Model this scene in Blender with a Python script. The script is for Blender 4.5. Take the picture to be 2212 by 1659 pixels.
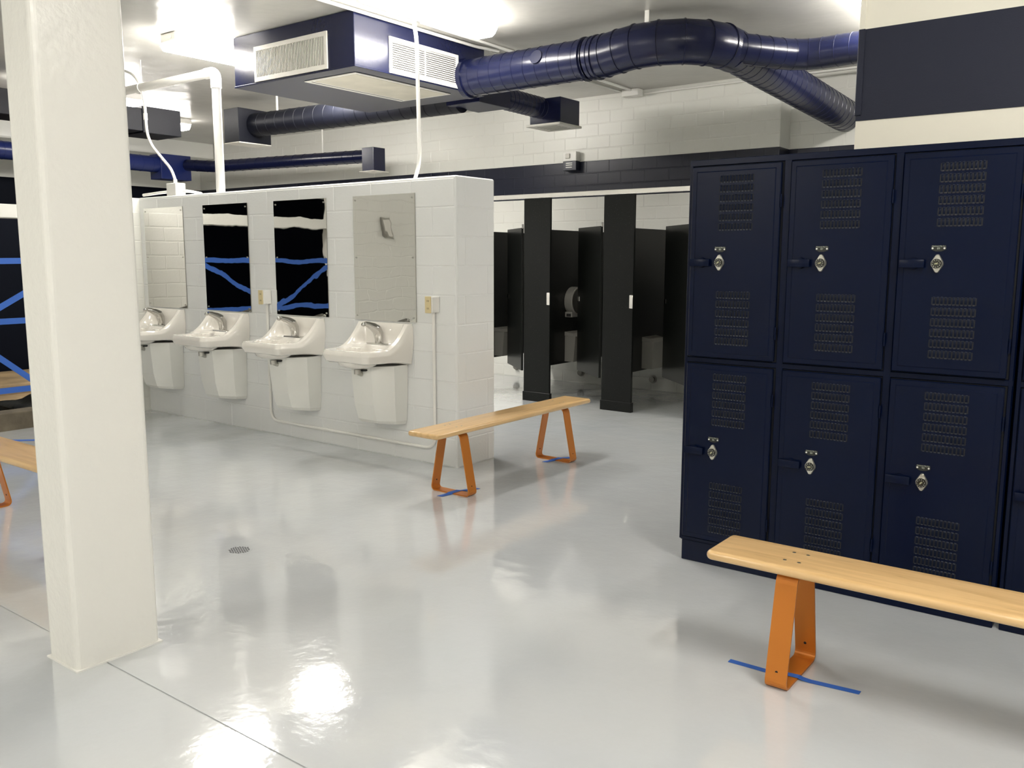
import bpy, bmesh, math, random
from mathutils import Vector, Matrix, Euler
random.seed(7)
PI = math.pi
scene = bpy.context.scene
COL = scene.collection
for o in list(bpy.data.objects): bpy.data.objects.remove(o)

# ------------------------------------------------------------------ camera
cam_d = bpy.data.cameras.new('camera')
cam = bpy.data.objects.new('camera', cam_d); COL.objects.link(cam)
yaw, pitch, roll, F = 0.6457013, 0.1433290, 0.0017703, 1885.819
fwd = Vector((-math.sin(yaw)*math.cos(pitch), math.cos(yaw)*math.cos(pitch), -math.sin(pitch)))
rgt0 = Vector((math.cos(yaw), math.sin(yaw), 0)); up0 = rgt0.cross(fwd)
rgt = math.cos(roll)*rgt0 + math.sin(roll)*up0
upv = -math.sin(roll)*rgt0 + math.cos(roll)*up0
m = Matrix((rgt, upv, -fwd)).transposed().to_4x4(); m.translation = Vector((0, 0, 1.47))
cam.matrix_world = m
cam_d.sensor_fit = 'HORIZONTAL'; cam_d.sensor_width = 36.0
cam_d.lens = F/2212*36.0
cam_d.clip_start = 0.05; cam_d.clip_end = 100
scene.camera = cam

# ------------------------------------------------------------------ world, view
w = bpy.data.worlds.new('world'); scene.world = w; w.use_nodes = True
w.node_tree.nodes['Background'].inputs[0].default_value = (0.8, 0.85, 1, 1)
w.node_tree.nodes['Background'].inputs[1].default_value = 0.02
scene.view_settings.view_transform = 'Standard'
scene.view_settings.look = 'None'
scene.view_settings.exposure = 2.08
scene.view_settings.gamma = 1.0
scene.view_settings.use_curve_mapping = False
LIGHT = 15.0            # radiance of the fluorescent diffusers
LIGHT_COL = (1.0, 0.96, 0.895)

# ------------------------------------------------------------------ materials
def mat(name, col, rough=0.5, metal=0.0, bump=0.0, bscale=40.0, coat=0.0, var=0.0, vscale=3.0, spec=0.5, aniso=None, bdist=0.01):
    m = bpy.data.materials.new(name); m.use_nodes = True
    nt = m.node_tree; b = nt.nodes['Principled BSDF']
    b.inputs['Base Color'].default_value = (*col, 1); b.inputs['Roughness'].default_value = rough
    b.inputs['Metallic'].default_value = metal
    b.inputs['Specular IOR Level'].default_value = spec
    if coat: b.inputs['Coat Weight'].default_value = coat; b.inputs['Coat Roughness'].default_value = 0.08
    tc = nt.nodes.new('ShaderNodeTexCoord')
    if bump:
        n = nt.nodes.new('ShaderNodeTexNoise'); n.inputs['Scale'].default_value = bscale; n.inputs['Detail'].default_value = 3
        mp = nt.nodes.new('ShaderNodeMapping')
        if aniso: mp.inputs['Scale'].default_value = aniso
        nt.links.new(tc.outputs['Object'], mp.inputs[0]); nt.links.new(mp.outputs[0], n.inputs['Vector'])
        bp = nt.nodes.new('ShaderNodeBump'); bp.inputs['Strength'].default_value = bump; bp.inputs['Distance'].default_value = bdist
        nt.links.new(n.outputs[0], bp.inputs['Height']); nt.links.new(bp.outputs[0], b.inputs['Normal'])
        if coat: nt.links.new(bp.outputs[0], b.inputs['Coat Normal'])
    if var:
        n = nt.nodes.new('ShaderNodeTexNoise'); n.inputs['Scale'].default_value = vscale; n.inputs['Detail'].default_value = 4
        nt.links.new(tc.outputs['Object'], n.inputs['Vector'])
        r = nt.nodes.new('ShaderNodeMapRange'); r.inputs[1].default_value = 0.3; r.inputs[2].default_value = 0.7
        r.inputs[3].default_value = 1-var; r.inputs[4].default_value = 1+var
        nt.links.new(n.outputs[0], r.inputs[0])
        mx = nt.nodes.new('ShaderNodeVectorMath'); mx.operation = 'SCALE'; mx.inputs[0].default_value = col
        nt.links.new(r.outputs[0], mx.inputs['Scale']); nt.links.new(mx.outputs[0], b.inputs['Base Color'])
    return m
M = {}
M['wall'] = mat('white_block_paint', (0.80, 0.81, 0.80), 0.32, bump=0.25, bscale=55, spec=0.45, bdist=0.003)
M['wallback'] = mat('white_tile_paint', (0.80, 0.80, 0.75), 0.35, bump=0.2, bscale=50, bdist=0.003)
M['cream'] = mat('cream_plaster', (0.88, 0.85, 0.74), 0.55, bump=0.15, bscale=60, bdist=0.003)
M['navyblock'] = mat('navy_block_paint', (0.010, 0.0125, 0.028), 0.32, bump=0.25, bscale=60, bdist=0.003)
M['navyflat'] = mat('navy_wall_paint', (0.020, 0.023, 0.042), 0.5, spec=0.25, bump=0.4, bscale=160, bdist=0.002)
M['navyshade'] = mat('navy_shower_shade', (0.0025, 0.004, 0.009), 0.6, bump=0.2, bscale=40, spec=0.08)  # navy darkened so the colour holds the shade of the unlit shower
M['duct'] = mat('navy_duct_paint', (0.007, 0.0095, 0.038), 0.24, bump=0.12, bscale=30, spec=0.42, bdist=0.004)
M['ductblack'] = mat('dark_duct_paint', (0.004, 0.005, 0.011), 0.5, spec=0.3, bump=0.1, bscale=30)
M['locker'] = mat('navy_locker_enamel', (0.0012, 0.0042, 0.0200), 0.27, bump=0.08, bscale=120, spec=0.15, bdist=0.002, var=0.12, vscale=1.5)
M['louver'] = mat('louver_enamel', (0.0015, 0.0045, 0.0180), 0.28, spec=0.14)
M['louverglint'] = mat('louver_glint', (0.010, 0.014, 0.03), 0.14, spec=0.75)  # bar ends lightened and glossed to show glints
M['lockerdark'] = mat('locker_gap', (0.002, 0.003, 0.006), 0.7)
M['floor'] = None
M['ceiling'] = mat('ceiling_gloss_paint', (0.56, 0.55, 0.51), 0.26, bump=0.35, bscale=2.2, spec=0.5, bdist=0.03, var=0.06, vscale=1.2)
M['column'] = mat('column_paint', (0.80, 0.79, 0.745), 0.25, bump=0.5, bscale=35, spec=0.5, bdist=0.004)
M['white'] = mat('white_enamel', (0.82, 0.80, 0.76), 0.35)
M['whitepipe'] = mat('white_pipe_paint', (0.84, 0.83, 0.79), 0.3, bump=0.1, bscale=60, bdist=0.002)
M['grille'] = mat('grille_paint', (0.74, 0.72, 0.66), 0.45)
M['filter'] = mat('filter_panel', (0.62, 0.58, 0.48), 0.6, var=0.1, vscale=4)
M['porcelain'] = mat('porcelain', (0.84, 0.81, 0.75), 0.12, spec=0.6, coat=0.4)
M['shroud'] = mat('shroud_plastic', (0.80, 0.80, 0.755), 0.3)
M['chrome'] = mat('chrome', (0.50, 0.49, 0.47), 0.08, metal=1.0)
M['steel'] = mat('dull_steel', (0.55, 0.54, 0.50), 0.35, metal=1.0)
M['mirror'] = mat('polished_mirror', (0.60, 0.595, 0.575), 0.015, metal=1.0, bump=0.055, bscale=2.6, bdist=0.02)
M['alu'] = mat('aluminium_rail', (0.80, 0.78, 0.73), 0.25, metal=0.7)
M['orange'] = mat('orange_enamel', (0.56, 0.185, 0.022), 0.36, metal=0.35, bump=0.08, bscale=150, bdist=0.002)
M['tape'] = mat('blue_masking_tape', (0.028, 0.115, 0.46), 0.6, bump=0.2, bscale=90, bdist=0.002)
M['ivory'] = mat('ivory_plastic', (0.72, 0.60, 0.34), 0.4)
M['black'] = mat('black_plastic', (0.012, 0.012, 0.012), 0.35)
M['dial'] = mat('dial_black', (0.018, 0.016, 0.012), 0.18, coat=0.5)
M['plate'] = mat('black_number_plate', (0.012, 0.014, 0.010), 0.35)
M['print'] = mat('silver_print', (0.42, 0.45, 0.38), 0.5)
M['rivet'] = mat('bright_rivet', (0.85, 0.85, 0.82), 0.3, metal=0.4)
M['dialprint'] = mat('dial_print', (0.60, 0.60, 0.36), 0.5)
M['silverlock'] = mat('satin_lock_case', (0.52, 0.51, 0.46), 0.28, metal=0.85)
M['greybox'] = mat('receptacle_steel', (0.30, 0.29, 0.26), 0.4, metal=0.6)
M['hole'] = mat('dark_void', (0.01, 0.01, 0.01), 0.9)
M['rawfloor'] = mat('bare_concrete_floor', (0.27, 0.19, 0.10), 0.75, bump=0.5, bscale=9, var=0.35, vscale=3.0)
M['rawcurb'] = mat('bare_concrete_curb', (0.12, 0.10, 0.07), 0.85, bump=0.6, bscale=14, var=0.4, vscale=5)
M['lump'] = mat('black_lump', (0.008, 0.009, 0.008), 0.3, bump=0.8, bscale=12)
M['drainmetal'] = mat('drain_paint', (0.55, 0.56, 0.56), 0.3)
M['joint'] = mat('floor_joint', (0.42, 0.43, 0.43), 0.35)

def partition_mat():
    m = mat('speckled_black_partition', (0.004, 0.0045, 0.004), 0.33, spec=0.22)
    nt = m.node_tree; b = nt.nodes['Principled BSDF']
    tc = nt.nodes.new('ShaderNodeTexCoord'); v = nt.nodes.new('ShaderNodeTexVoronoi'); v.inputs['Scale'].default_value = 55
    nt.links.new(tc.outputs['Object'], v.inputs['Vector'])
    r = nt.nodes.new('ShaderNodeValToRGB'); r.color_ramp.elements[0].color = (0.06, 0.06, 0.055, 1); r.color_ramp.elements[0].position = 0.06
    r.color_ramp.elements[1].color = (0.004, 0.0045, 0.004, 1); r.color_ramp.elements[1].position = 0.13
    nt.links.new(v.outputs['Distance'], r.inputs[0]); nt.links.new(r.outputs[0], b.inputs['Base Color'])
    return m
M['partition'] = partition_mat()

def floor_mat():
    m = mat('grey_epoxy_floor', (0.56, 0.585, 0.60), 0.09, spec=0.7, coat=0.8)
    nt = m.node_tree; b = nt.nodes['Principled BSDF']; L = nt.links.new
    tc = nt.nodes.new('ShaderNodeTexCoord')
    n1 = nt.nodes.new('ShaderNodeTexNoise'); n1.inputs['Scale'].default_value = 38; n1.inputs['Detail'].default_value = 2
    n2 = nt.nodes.new('ShaderNodeTexNoise'); n2.inputs['Scale'].default_value = 5; n2.inputs['Detail'].default_value = 2
    for n in (n1, n2): L(tc.outputs['Object'], n.inputs['Vector'])
    b1 = nt.nodes.new('ShaderNodeBump'); b1.inputs['Strength'].default_value = 0.06; b1.inputs['Distance'].default_value = 0.006
    b2 = nt.nodes.new('ShaderNodeBump'); b2.inputs['Strength'].default_value = 0.10; b2.inputs['Distance'].default_value = 0.02
    L(n1.outputs[0], b1.inputs['Height']); L(n2.outputs[0], b2.inputs['Height']); L(b1.outputs[0], b2.inputs['Normal'])
    L(b2.outputs[0], b.inputs['Normal']); L(b2.outputs[0], b.inputs['Coat Normal'])
    n3 = nt.nodes.new('ShaderNodeTexNoise'); n3.inputs['Scale'].default_value = 0.9; n3.inputs['Detail'].default_value = 5
    L(tc.outputs['Object'], n3.inputs['Vector'])
    r = nt.nodes.new('ShaderNodeValToRGB'); r.color_ramp.elements[0].position = 0.3; r.color_ramp.elements[0].color = (0.545, 0.575, 0.60, 1)
    r.color_ramp.elements[1].position = 0.7; r.color_ramp.elements[1].color = (0.575, 0.59, 0.595, 1)
    L(n3.outputs[0], r.inputs[0]); L(r.outputs[0], b.inputs['Base Color'])
    return m
M['floor'] = floor_mat()

def wood_mat(name, c0, c1, cd):
    m = mat(name, c1, 0.28, coat=0.25)
    nt = m.node_tree; b = nt.nodes['Principled BSDF']; L = nt.links.new
    tc = nt.nodes.new('ShaderNodeTexCoord')
    mp = nt.nodes.new('ShaderNodeMapping'); mp.inputs['Scale'].default_value = (1.2, 16, 16); L(tc.outputs['Object'], mp.inputs[0])
    n = nt.nodes.new('ShaderNodeTexNoise'); n.inputs['Scale'].default_value = 2.2; n.inputs['Detail'].default_value = 5; n.inputs['Distortion'].default_value = 0.6
    L(mp.outputs[0], n.inputs['Vector'])
    r = nt.nodes.new('ShaderNodeValToRGB'); e = r.color_ramp.elements
    e[0].position = 0.30; e[0].color = (*c0, 1); e[1].position = 0.62; e[1].color = (*c1, 1)
    L(n.outputs[0], r.inputs[0])
    mp2 = nt.nodes.new('ShaderNodeMapping'); mp2.inputs['Scale'].default_value = (4.5, 46, 30); L(tc.outputs['Object'], mp2.inputs[0])
    n2 = nt.nodes.new('ShaderNodeTexNoise'); n2.inputs['Scale'].default_value = 1.3; n2.inputs['Detail'].default_value = 2; L(mp2.outputs[0], n2.inputs['Vector'])
    r2 = nt.nodes.new('ShaderNodeValToRGB'); r2.color_ramp.elements[0].position = 0.70; r2.color_ramp.elements[0].color = (0, 0, 0, 1)
    r2.color_ramp.elements[1].position = 0.79; r2.color_ramp.elements[1].color = (1, 1, 1, 1); L(n2.outputs[0], r2.inputs[0])
    mx = nt.nodes.new('ShaderNodeMix'); mx.data_type = 'RGBA'; L(r2.outputs[0], mx.inputs[0]); L(r.outputs[0], mx.inputs[6]); mx.inputs[7].default_value = (*cd, 1)
    L(mx.outputs[2], b.inputs['Base Color'])
    return m
M['wood'] = wood_mat('maple_board', (0.58, 0.365, 0.155), (0.73, 0.49, 0.235), (0.28, 0.15, 0.055))

def emis_mat():
    m = bpy.data.materials.new('lit_diffuser'); m.use_nodes = True; nt = m.node_tree
    b = nt.nodes['Principled BSDF']; b.inputs['Base Color'].default_value = (0.8, 0.8, 0.76, 1)
    b.inputs['Emission Color'].default_value = (*LIGHT_COL, 1); b.inputs['Emission Strength'].default_value = LIGHT
    return m
M['lamp'] = emis_mat()

# ------------------------------------------------------------------ mesh helpers
class MB:
    def __init__(s): s.v = []; s.f = []; s.mi = []; s.sm = []
    def add(s, vs, fs, mi=0, sm=False):
        o = len(s.v); s.v += [tuple(v) for v in vs]
        for f in fs: s.f.append([i+o for i in f]); s.mi.append(mi); s.sm.append(sm)
        return s
    def box(s, x0, x1, y0, y1, z0, z1, mi=0):
        vs = [(x0,y0,z0),(x1,y0,z0),(x1,y1,z0),(x0,y1,z0),(x0,y0,z1),(x1,y0,z1),(x1,y1,z1),(x0,y1,z1)]
        return s.add(vs, [(0,3,2,1),(4,5,6,7),(0,1,5,4),(1,2,6,5),(2,3,7,6),(3,0,4,7)], mi)
    def bbox(s, x0, x1, y0, y1, z0, z1, b=0.004, seg=1, mi=0, sm=False):
        bm = bmesh.new(); bmesh.ops.create_cube(bm, size=1)
        for v in bm.verts:
            v.co = Vector(((x0+x1)/2+v.co.x*(x1-x0), (y0+y1)/2+v.co.y*(y1-y0), (z0+z1)/2+v.co.z*(z1-z0)))
        bmesh.ops.bevel(bm, geom=bm.edges[:]+bm.verts[:], offset=b, segments=seg, affect='EDGES', profile=0.5)
        return s.frombm(bm, mi, sm)
    def frombm(s, bm, mi=0, sm=False):
        bm.verts.index_update()
        s.add([v.co[:] for v in bm.verts], [[v.index for v in f.verts] for f in bm.faces], mi, sm); bm.free(); return s
    def tube(s, pts, r, n=16, mi=0, cap=True, rs=None, sm=True, ribs=None):
        pts = [Vector(p) for p in pts]; N = len(pts)
        T = []
        for i in range(N):
            a = pts[max(i-1, 0)]; b = pts[min(i+1, N-1)]; T.append((b-a).normalized())
        ref = Vector((0,0,1)) if abs(T[0].z) < 0.9 else Vector((0,1,0))
        u = (ref - T[0]*ref.dot(T[0])).normalized(); vs = []; fs = []
        for i in range(N):
            u = (u - T[i]*u.dot(T[i])).normalized(); w_ = T[i].cross(u)
            rr = rs[i] if rs else r
            for k in range(n):
                a = 2*PI*k/n; vs.append(pts[i] + (u*math.cos(a)+w_*math.sin(a))*rr)
        for i in range(N-1):
            for k in range(n):
                fs.append((i*n+k, i*n+(k+1)%n, (i+1)*n+(k+1)%n, (i+1)*n+k))
        s.add(vs, fs, mi, sm)
        if cap:
            s.add(vs[:n], [list(range(n))[::-1]], mi); s.add(vs[-n:], [list(range(n))], mi)
        return s
    def cyl(s, p, q, r, n=16, mi=0, sm=True, r2=None):
        return s.tube([p, q], r, n, mi, True, [r, r2 if r2 is not None else r], sm)
    def prism(s, poly, axis, a0, a1, mi=0, sm=False):
        # poly in the two other axes, extruded on axis from a0 to a1
        def P(p, a):
            if axis == 'x': return (a, p[0], p[1])
            if axis == 'y': return (p[0], a, p[1])
            return (p[0], p[1], a)
        n = len(poly); vs = [P(p, a0) for p in poly]+[P(p, a1) for p in poly]
        s.add(vs, [[k, (k+1) % n, n+(k+1) % n, n+k] for k in range(n)], mi, sm)
        s.add(vs, [list(range(n))[::-1], list(range(n, 2*n))], mi)
        return s
    def xf(s, mtx):
        s.v = [tuple(mtx @ Vector(v)) for v in s.v]; return s
    def mesh(s, name, mats):
        me = bpy.data.meshes.new(name); me.from_pydata(s.v, [], s.f)
        if not isinstance(mats, (list, tuple)): mats = [mats]
        for m_ in mats: me.materials.append(M[m_] if isinstance(m_, str) else m_)
        me.polygons.foreach_set('material_index', s.mi); me.polygons.foreach_set('use_smooth', s.sm)
        bm = bmesh.new(); bm.from_mesh(me); bmesh.ops.remove_doubles(bm, verts=bm.verts, dist=1e-5)
        bmesh.ops.recalc_face_normals(bm, faces=bm.faces); bm.to_mesh(me); bm.free()
        if any(s.sm): me.set_sharp_from_angle(angle=math.radians(38))
        me.update(); return me

def obj(name, mesh, parent=None, loc=(0,0,0), rot=(0,0,0), **kw):
    o = bpy.data.objects.new(name, mesh); COL.objects.link(o); o.location = loc; o.rotation_euler = rot
    if parent is not None: o.parent = parent
    for k, v in kw.items(): o[k] = v
    return o
def build(name, mb, mats, parent=None, **kw): return obj(name, mb.mesh(name, mats), parent, **kw)
def thing(name, label, cat, loc=(0,0,0), rz=0.0, group=None):
    o = bpy.data.objects.new(name, None); COL.objects.link(o); o.location = loc; o.rotation_euler = (0,0,rz)
    o.empty_display_size = 0.1; o['label'] = label; o['category'] = cat
    if group: o['group'] = group
    return o
def tag(o, label, cat, group=None):
    o['label'] = label; o['category'] = cat
    if group: o['group'] = group
    return o
def struct(o, label=None):
    o['kind'] = 'structure'
    if label: o['label'] = label
    return o
def copytree(src, parent=None, loc=None, rz=None, label=None):
    c = src.copy(); COL.objects.link(c)
    if parent is not None: c.parent = parent
    if loc is not None: c.location = loc
    if rz is not None: c.rotation_euler = (0,0,rz)
    if label: c['label'] = label
    for ch in src.children: copytree(ch, c)
    return c
def arc(c, a, b, n=8):
    # circular-looking corner through corner point c, from a to b (both Vectors), quadratic
    a, b, c = Vector(a), Vector(b), Vector(c); out = []
    for i in range(n+1):
        t = i/n; out.append(a*(1-t)**2 + c*2*t*(1-t) + b*t*t)
    return out
def bend(path, r, n=6):
    P_ = [Vector(p) for p in path]; out = [P_[0]]
    for i in range(1, len(P_)-1):
        d0 = (P_[i-1]-P_[i]); d1 = (P_[i+1]-P_[i]); rr = min(r, d0.length*0.49, d1.length*0.49)
        out += arc(P_[i], P_[i]+d0.normalized()*rr, P_[i]+d1.normalized()*rr, n)
    out.append(P_[-1]); return out
def text_mesh(name, body, size, ext=0.0004, align='CENTER', mtl='print'):
    c = bpy.data.curves.new(name, 'FONT'); c.body = body; c.size = size; c.extrude = ext; c.align_x = align; c.align_y = 'CENTER'; c.resolution_u = 2
    t = bpy.data.objects.new(name, c); COL.objects.link(t)
    dg = bpy.context.evaluated_depsgraph_get(); me = bpy.data.meshes.new_from_object(t.evaluated_get(dg))
    bpy.data.objects.remove(t); bpy.data.curves.remove(c)
    me.name = name; me.materials.clear(); me.materials.append(M[mtl]); return me

# ------------------------------------------------------------------ masonry
ZC = 3.28
_bc = {}
def block_mesh(L, Hh, mtl, proud=0.0024, bev=0.004):
    k = (round(L, 3), round(Hh, 3), mtl, proud)
    if k not in _bc:
        a, b, e, f = 0, L, 0, Hh
        vs = [(a,0,e),(b,0,e),(b,0,f),(a,0,f),(a+bev,-proud,e+bev),(b-bev,-proud,e+bev),(b-bev,-proud,f-bev),(a+bev,-proud,f-bev)]
        mb = MB().add(vs, [(4,5,6,7),(0,1,5,4),(1,2,6,5),(2,3,7,6),(3,0,4,7)])
        _bc[k] = mb.mesh('block', mtl)
    return _bc[k]
def courses(parent, name, org, rz, length, zs, bl, joint, matf, visf, offf):
    """rows of masonry units on a face. org = left end of the face in plan, rz turns local +x along it; outward is local -y."""
    stuff = {}
    R = Matrix.Rotation(rz, 4, 'Z')
    for ci, (z0, z1) in enumerate(zs):
        cuts = [0.0]; x = offf(ci)
        while x < length-1e-3:
            if x > 1e-3: cuts.append(x)
            x += bl
        cuts.append(length)
        for a, b in zip(cuts[:-1], cuts[1:]):
            if b-a < 0.03: continue
            L = b-a-joint; Hh = z1-z0-joint; mt = matf(z0)
            p = Vector(org) + R @ Vector((a+joint/2, 0, 0)); p.z = z0+joint/2
            mid = p + R @ Vector((L/2, 0, 0))
            if visf(mid.x, mid.y, (z0+z1)/2):
                obj(name, block_mesh(L, Hh, mt), parent, loc=p, rot=(0,0,rz))
            else:
                mb = stuff.setdefault(mt, MB()); me = block_mesh(L, Hh, mt); X = Matrix.Translation(p) @ R
                mb.add([X @ v.co for v in me.vertices], [list(f.vertices) for f in me.polygons])
    for mt, mb in stuff.items():
        build(name+'_rows', mb, mt, parent, kind='stuff')

# ------------------------------------------------------------------ floor, ceiling, walls
X0, X1, Y0, Y1 = -13.06, 3.4, -2.8, 8.74
fl = MB()
fl.box(-7.9, X1, Y0, 1.518, -0.12, 0.0)
fl.box(-7.9, X1, 1.524, Y1+0.6, -0.12, 0.0)
fl.box(X0-.2, -7.9, 6.42, Y1+0.6, -0.12, 0.0)
fl.box(X0-.2, -7.9, Y0, 2.0, -0.12, 0.0)
floor = struct(build('floor', fl, 'floor'), 'glossy pale grey epoxy floor')
build('control_joint', MB().box(-7.85, X1-.02, 1.517, 1.525, -0.02, -0.0035), 'joint', floor)
struct(build('ceiling', MB().box(X0-.2, X1+.2, Y0-.2, Y1+.8, ZC, ZC+.12), 'ceiling'), 'glossy grey painted ceiling')
struct(build('floor_shower', MB().box(X0-.2, -7.9, 1.9, 6.42, -0.22, -0.10), 'rawfloor'), 'bare tan concrete floor of the shower')
# back wall
H3 = 0.1353
wb = MB(); wb.box(X0-.2, -3.25, 8.722, 9.2, -0.1, 2.165); wb.box(X0-.2, -3.25, 8.722, 9.2, 2.57, ZC+.02); wb.box(X0-.2, -3.25, 8.722, 9.2, 2.165, 2.57, 1)
wb.box(-3.25, X1+.2, 9.0, 9.2, -0.1, 2.165); wb.box(-3.25, X1+.2, 9.0, 9.2, 2.57, ZC+.02); wb.box(-3.25, X1+.2, 9.0, 9.2, 2.165, 2.57, 1)
wall_back = struct(build('wall_back', wb, ['wallback', 'navyblock']), 'white block back wall with a navy band')
zs = [(i*H3, (i+1)*H3) for i in range(24)]
mf = lambda z: 'navyblock' if 2.16 < z+.01 < 2.56 else 'wallback'
vis = lambda x, y, z: (z > 2.16 and x > -10.2) or (1.74 < z < 2.16 and -6.6 < x < -3.6)
courses(wall_back, 'block', (X0, 8.722, 0), 0, -3.25-X0, zs, 0.3, 0.008, mf, vis, lambda c: 0.15*(c % 2)+.06)
courses(wall_back, 'recess_block', (-3.25, 9.0, 0), 0, 3.0, zs, 0.3, 0.008, mf, lambda x, y, z: False, lambda c: 0.15*(c % 2)+.1)
# far left wall
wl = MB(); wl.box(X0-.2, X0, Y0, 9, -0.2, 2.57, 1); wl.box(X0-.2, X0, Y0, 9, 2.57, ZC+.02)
struct(build('wall_left', wl, ['wallback', 'navyshade']), 'far wall, white above and navy darkened for shade below')
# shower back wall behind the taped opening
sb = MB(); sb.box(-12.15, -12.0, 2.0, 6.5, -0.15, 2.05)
ws = struct(build('wall_shower', sb, 'navyshade'), 'navy shower wall darkened for shade')
# beam under the ceiling, far left
bm_ = MB().bbox(-13.04, -12.6, Y0+.02, 8.70, 3.04, ZC+.02, 0.03, 2)
struct(build('trim_1', bm_, 'wallback'), 'white boxed beam below the ceiling at the far left')
# sink wall
SY = 4.578
sk = MB().bbox(-7.86, -3.925, SY, 4.998, -0.05, 2.024, 0.014, 3)
wall_sinks = struct(build('wall_sinks', sk, 'wall'), 'low white block wall that carries the sinks')
zs8 = [(i*0.202, (i+1)*0.202) for i in range(9)]+[(1.818, 2.008)]
courses(wall_sinks, 'block', (-7.84, SY, 0), 0, 3.905, zs8, 0.4, 0.006, lambda z: 'wall', lambda x, y, z: True, lambda c: 0.2*(c % 2)+.1)
courses(wall_sinks, 'block', (-3.925, SY+.008, 0), PI/2, 0.404, zs8, 0.4, 0.006, lambda z: 'wall', lambda x, y, z: True, lambda c: 0.08 if c % 2 else 0.325)
# partition that carries the shower opening
wp = MB()
wp.box(-8.0, -7.846, 4.02, 4.60, -0.1, 2.02); wp.box(-8.0, -7.846, Y0, 2.15, -0.1, ZC+.02)
wp.bbox(-8.0, -7.84, 2.14, 4.03, 1.795, 1.91, 0.006, 1)
wall_part = struct(build('wall_partition', wp, 'wallback'), 'white block wall with the shower opening')
courses(wall_part, 'block', (-7.846, 4.02, 0), PI/2, 0.55, zs[:14], 0.3, 0.008, lambda z: 'wallback', lambda x, y, z: False, lambda c: 0.15*(c % 2))
def flip(o):
    pass
courses(wall_part, 'wall_block', (-7.846, -2.7, 0), PI/2, 4.85, zs, 0.3, 0.008, lambda z: 'wallback', lambda x, y, z: False, lambda c: 0.15*(c % 2))
cb = MB().bbox(-8.02, -7.842, 2.15, 4.02, -0.2, 0.155, 0.012, 2)
struct(build('trim_2', cb, 'rawcurb'), 'bare concrete curb below the shower opening')
cb = MB().bbox(-11.9, -10.6, 2.05, 6.3, -0.2, 0.02, 0.03, 2)
struct(build('trim_3', cb, 'rawfloor'), 'bare concrete step inside the shower')
# wall / bulkhead behind the lockers
wr = MB()
wr.box(-1.235, X1, 4.262, 4.55, -0.1, 2.095); wr.box(-1.235, X1, 4.262, 4.55, 2.495, ZC+.02)
wr.box(-1.235, X1, 4.258, 4.55, 2.095, 2.495, 1)
wr.bbox(-1.238, -1.212, 4.252, 4.548, 2.118, ZC, 0.003, 1, 0)
wr.bbox(-1.240, -1.211, 4.250, 4.552, 2.118, 2.497, 0.003, 1, 1)
struct(build('wall_lockers', wr, ['cream', 'navyflat']), 'cream wall with a navy band above the lockers')
struct(build('wall_front', MB().box(X0, X1+.2, Y0-.2, Y0, -0.1, ZC+.02), 'wallback'), 'white wall behind the camera')
struct(build('wall_right', MB().box(X1, X1+.2, Y0, 9.2, -0.1, ZC+.02), 'wallback'), 'white wall to the right of the camera')

# column in the foreground
cm = MB()
bm = bmesh.new(); bmesh.ops.create_cube(bm, size=1)
cx0, cx1, cy0, cy1 = -3.218, -3.008, 1.416, 1.738
for v in bm.verts: v.co = Vector(((cx0+cx1)/2+v.co.x*(cx1-cx0), (cy0+cy1)/2+v.co.y*(cy1-cy0), ZC/2+v.co.z*(ZC+.02)))
es = [e for e in bm.edges if abs(e.verts[0].co.z-e.verts[1].co.z) > 1]
bmesh.ops.bevel(bm, geom=es, offset=0.022, segments=4, affect='EDGES', profile=0.5)
cm.frombm(bm, 0, False)
cm.prism([(cx0-.006, cy0-.006), (cx1+.006, cy0-.006), (cx1+.006, cy1+.006), (cx0-.006, cy1+.006)], 'z', 0.0, 0.006)
column = struct(build('column', cm, 'column'), 'white painted square column in the foreground')

# ------------------------------------------------------------------ light fixtures
def fixture_meshes():
    h = MB().bbox(-0.105, 0.105, -0.61, 0.61, -0.072, 0.0, 0.006, 1)
    for s in (-1, 1): h.cyl((0.045, s*0.6095, -0.035), (0.045, s*0.613, -0.035), 0.016, 12)
    hm = h.mesh('housing', 'white')
    prof = [(-0.128, -0.068), (-0.118, -0.088), (-0.098, -0.118), (-0.072, -0.136), (0.072, -0.136), (0.098, -0.118), (0.118, -0.088), (0.128, -0.068)]
    l = MB().prism(prof, 'y', -0.605, 0.605)
    return hm, l.mesh('diffuser', 'lamp')
HM, LM = fixture_meshes()
LM2 = LM.copy(); LM2.materials[0] = emis_mat(); LM2.materials[0].node_tree.nodes['Principled BSDF'].inputs['Emission Strength'].default_value = LIGHT*0.7
HM2 = MB().bbox(-0.135, 0.135, -0.61, 0.61, -0.068, 0.0, 0.006, 1).mesh('housing', 'white')  # widened past the lens to screen the ceiling from its glow
LM3 = LM.copy(); LM3.materials[0] = emis_mat(); LM3.materials[0].node_tree.nodes['Principled BSDF'].inputs['Emission Strength'].default_value = LIGHT*1.6
def fixture(x, y, label, lens=None):
    t = thing('ceiling_light', label, 'light', (x, y, ZC), 0, 'fluorescent ceiling lights')
    obj('housing', HM2 if lens is LM2 else HM, t); obj('diffuser', lens or LM, t)
fixture(-4.40, 4.88, 'long lit fluorescent light overlapping the air handler, nearest the top edge')
fixture(-6.72, 4.86, 'lit fluorescent light running in behind the left side of the air handler')
fixture(-9.55, 5.0, 'small distant lit light seen above the dark duct beside the column', LM2)
fixture(-10.70, 6.36, 'distant lit light whose end pokes out right of the dark duct', LM2)
fixture(-1.76, 6.95, 'lit light whose tip shows beside the cream bulkhead')
fixture(0.45, 2.25, 'fluorescent light on the ceiling over the near bench')
fixture(-0.4, -0.3, 'fluorescent light on the ceiling above the camera')
fixture(-4.4, -2.0, 'fluorescent light on the ceiling behind the camera, left')
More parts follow.
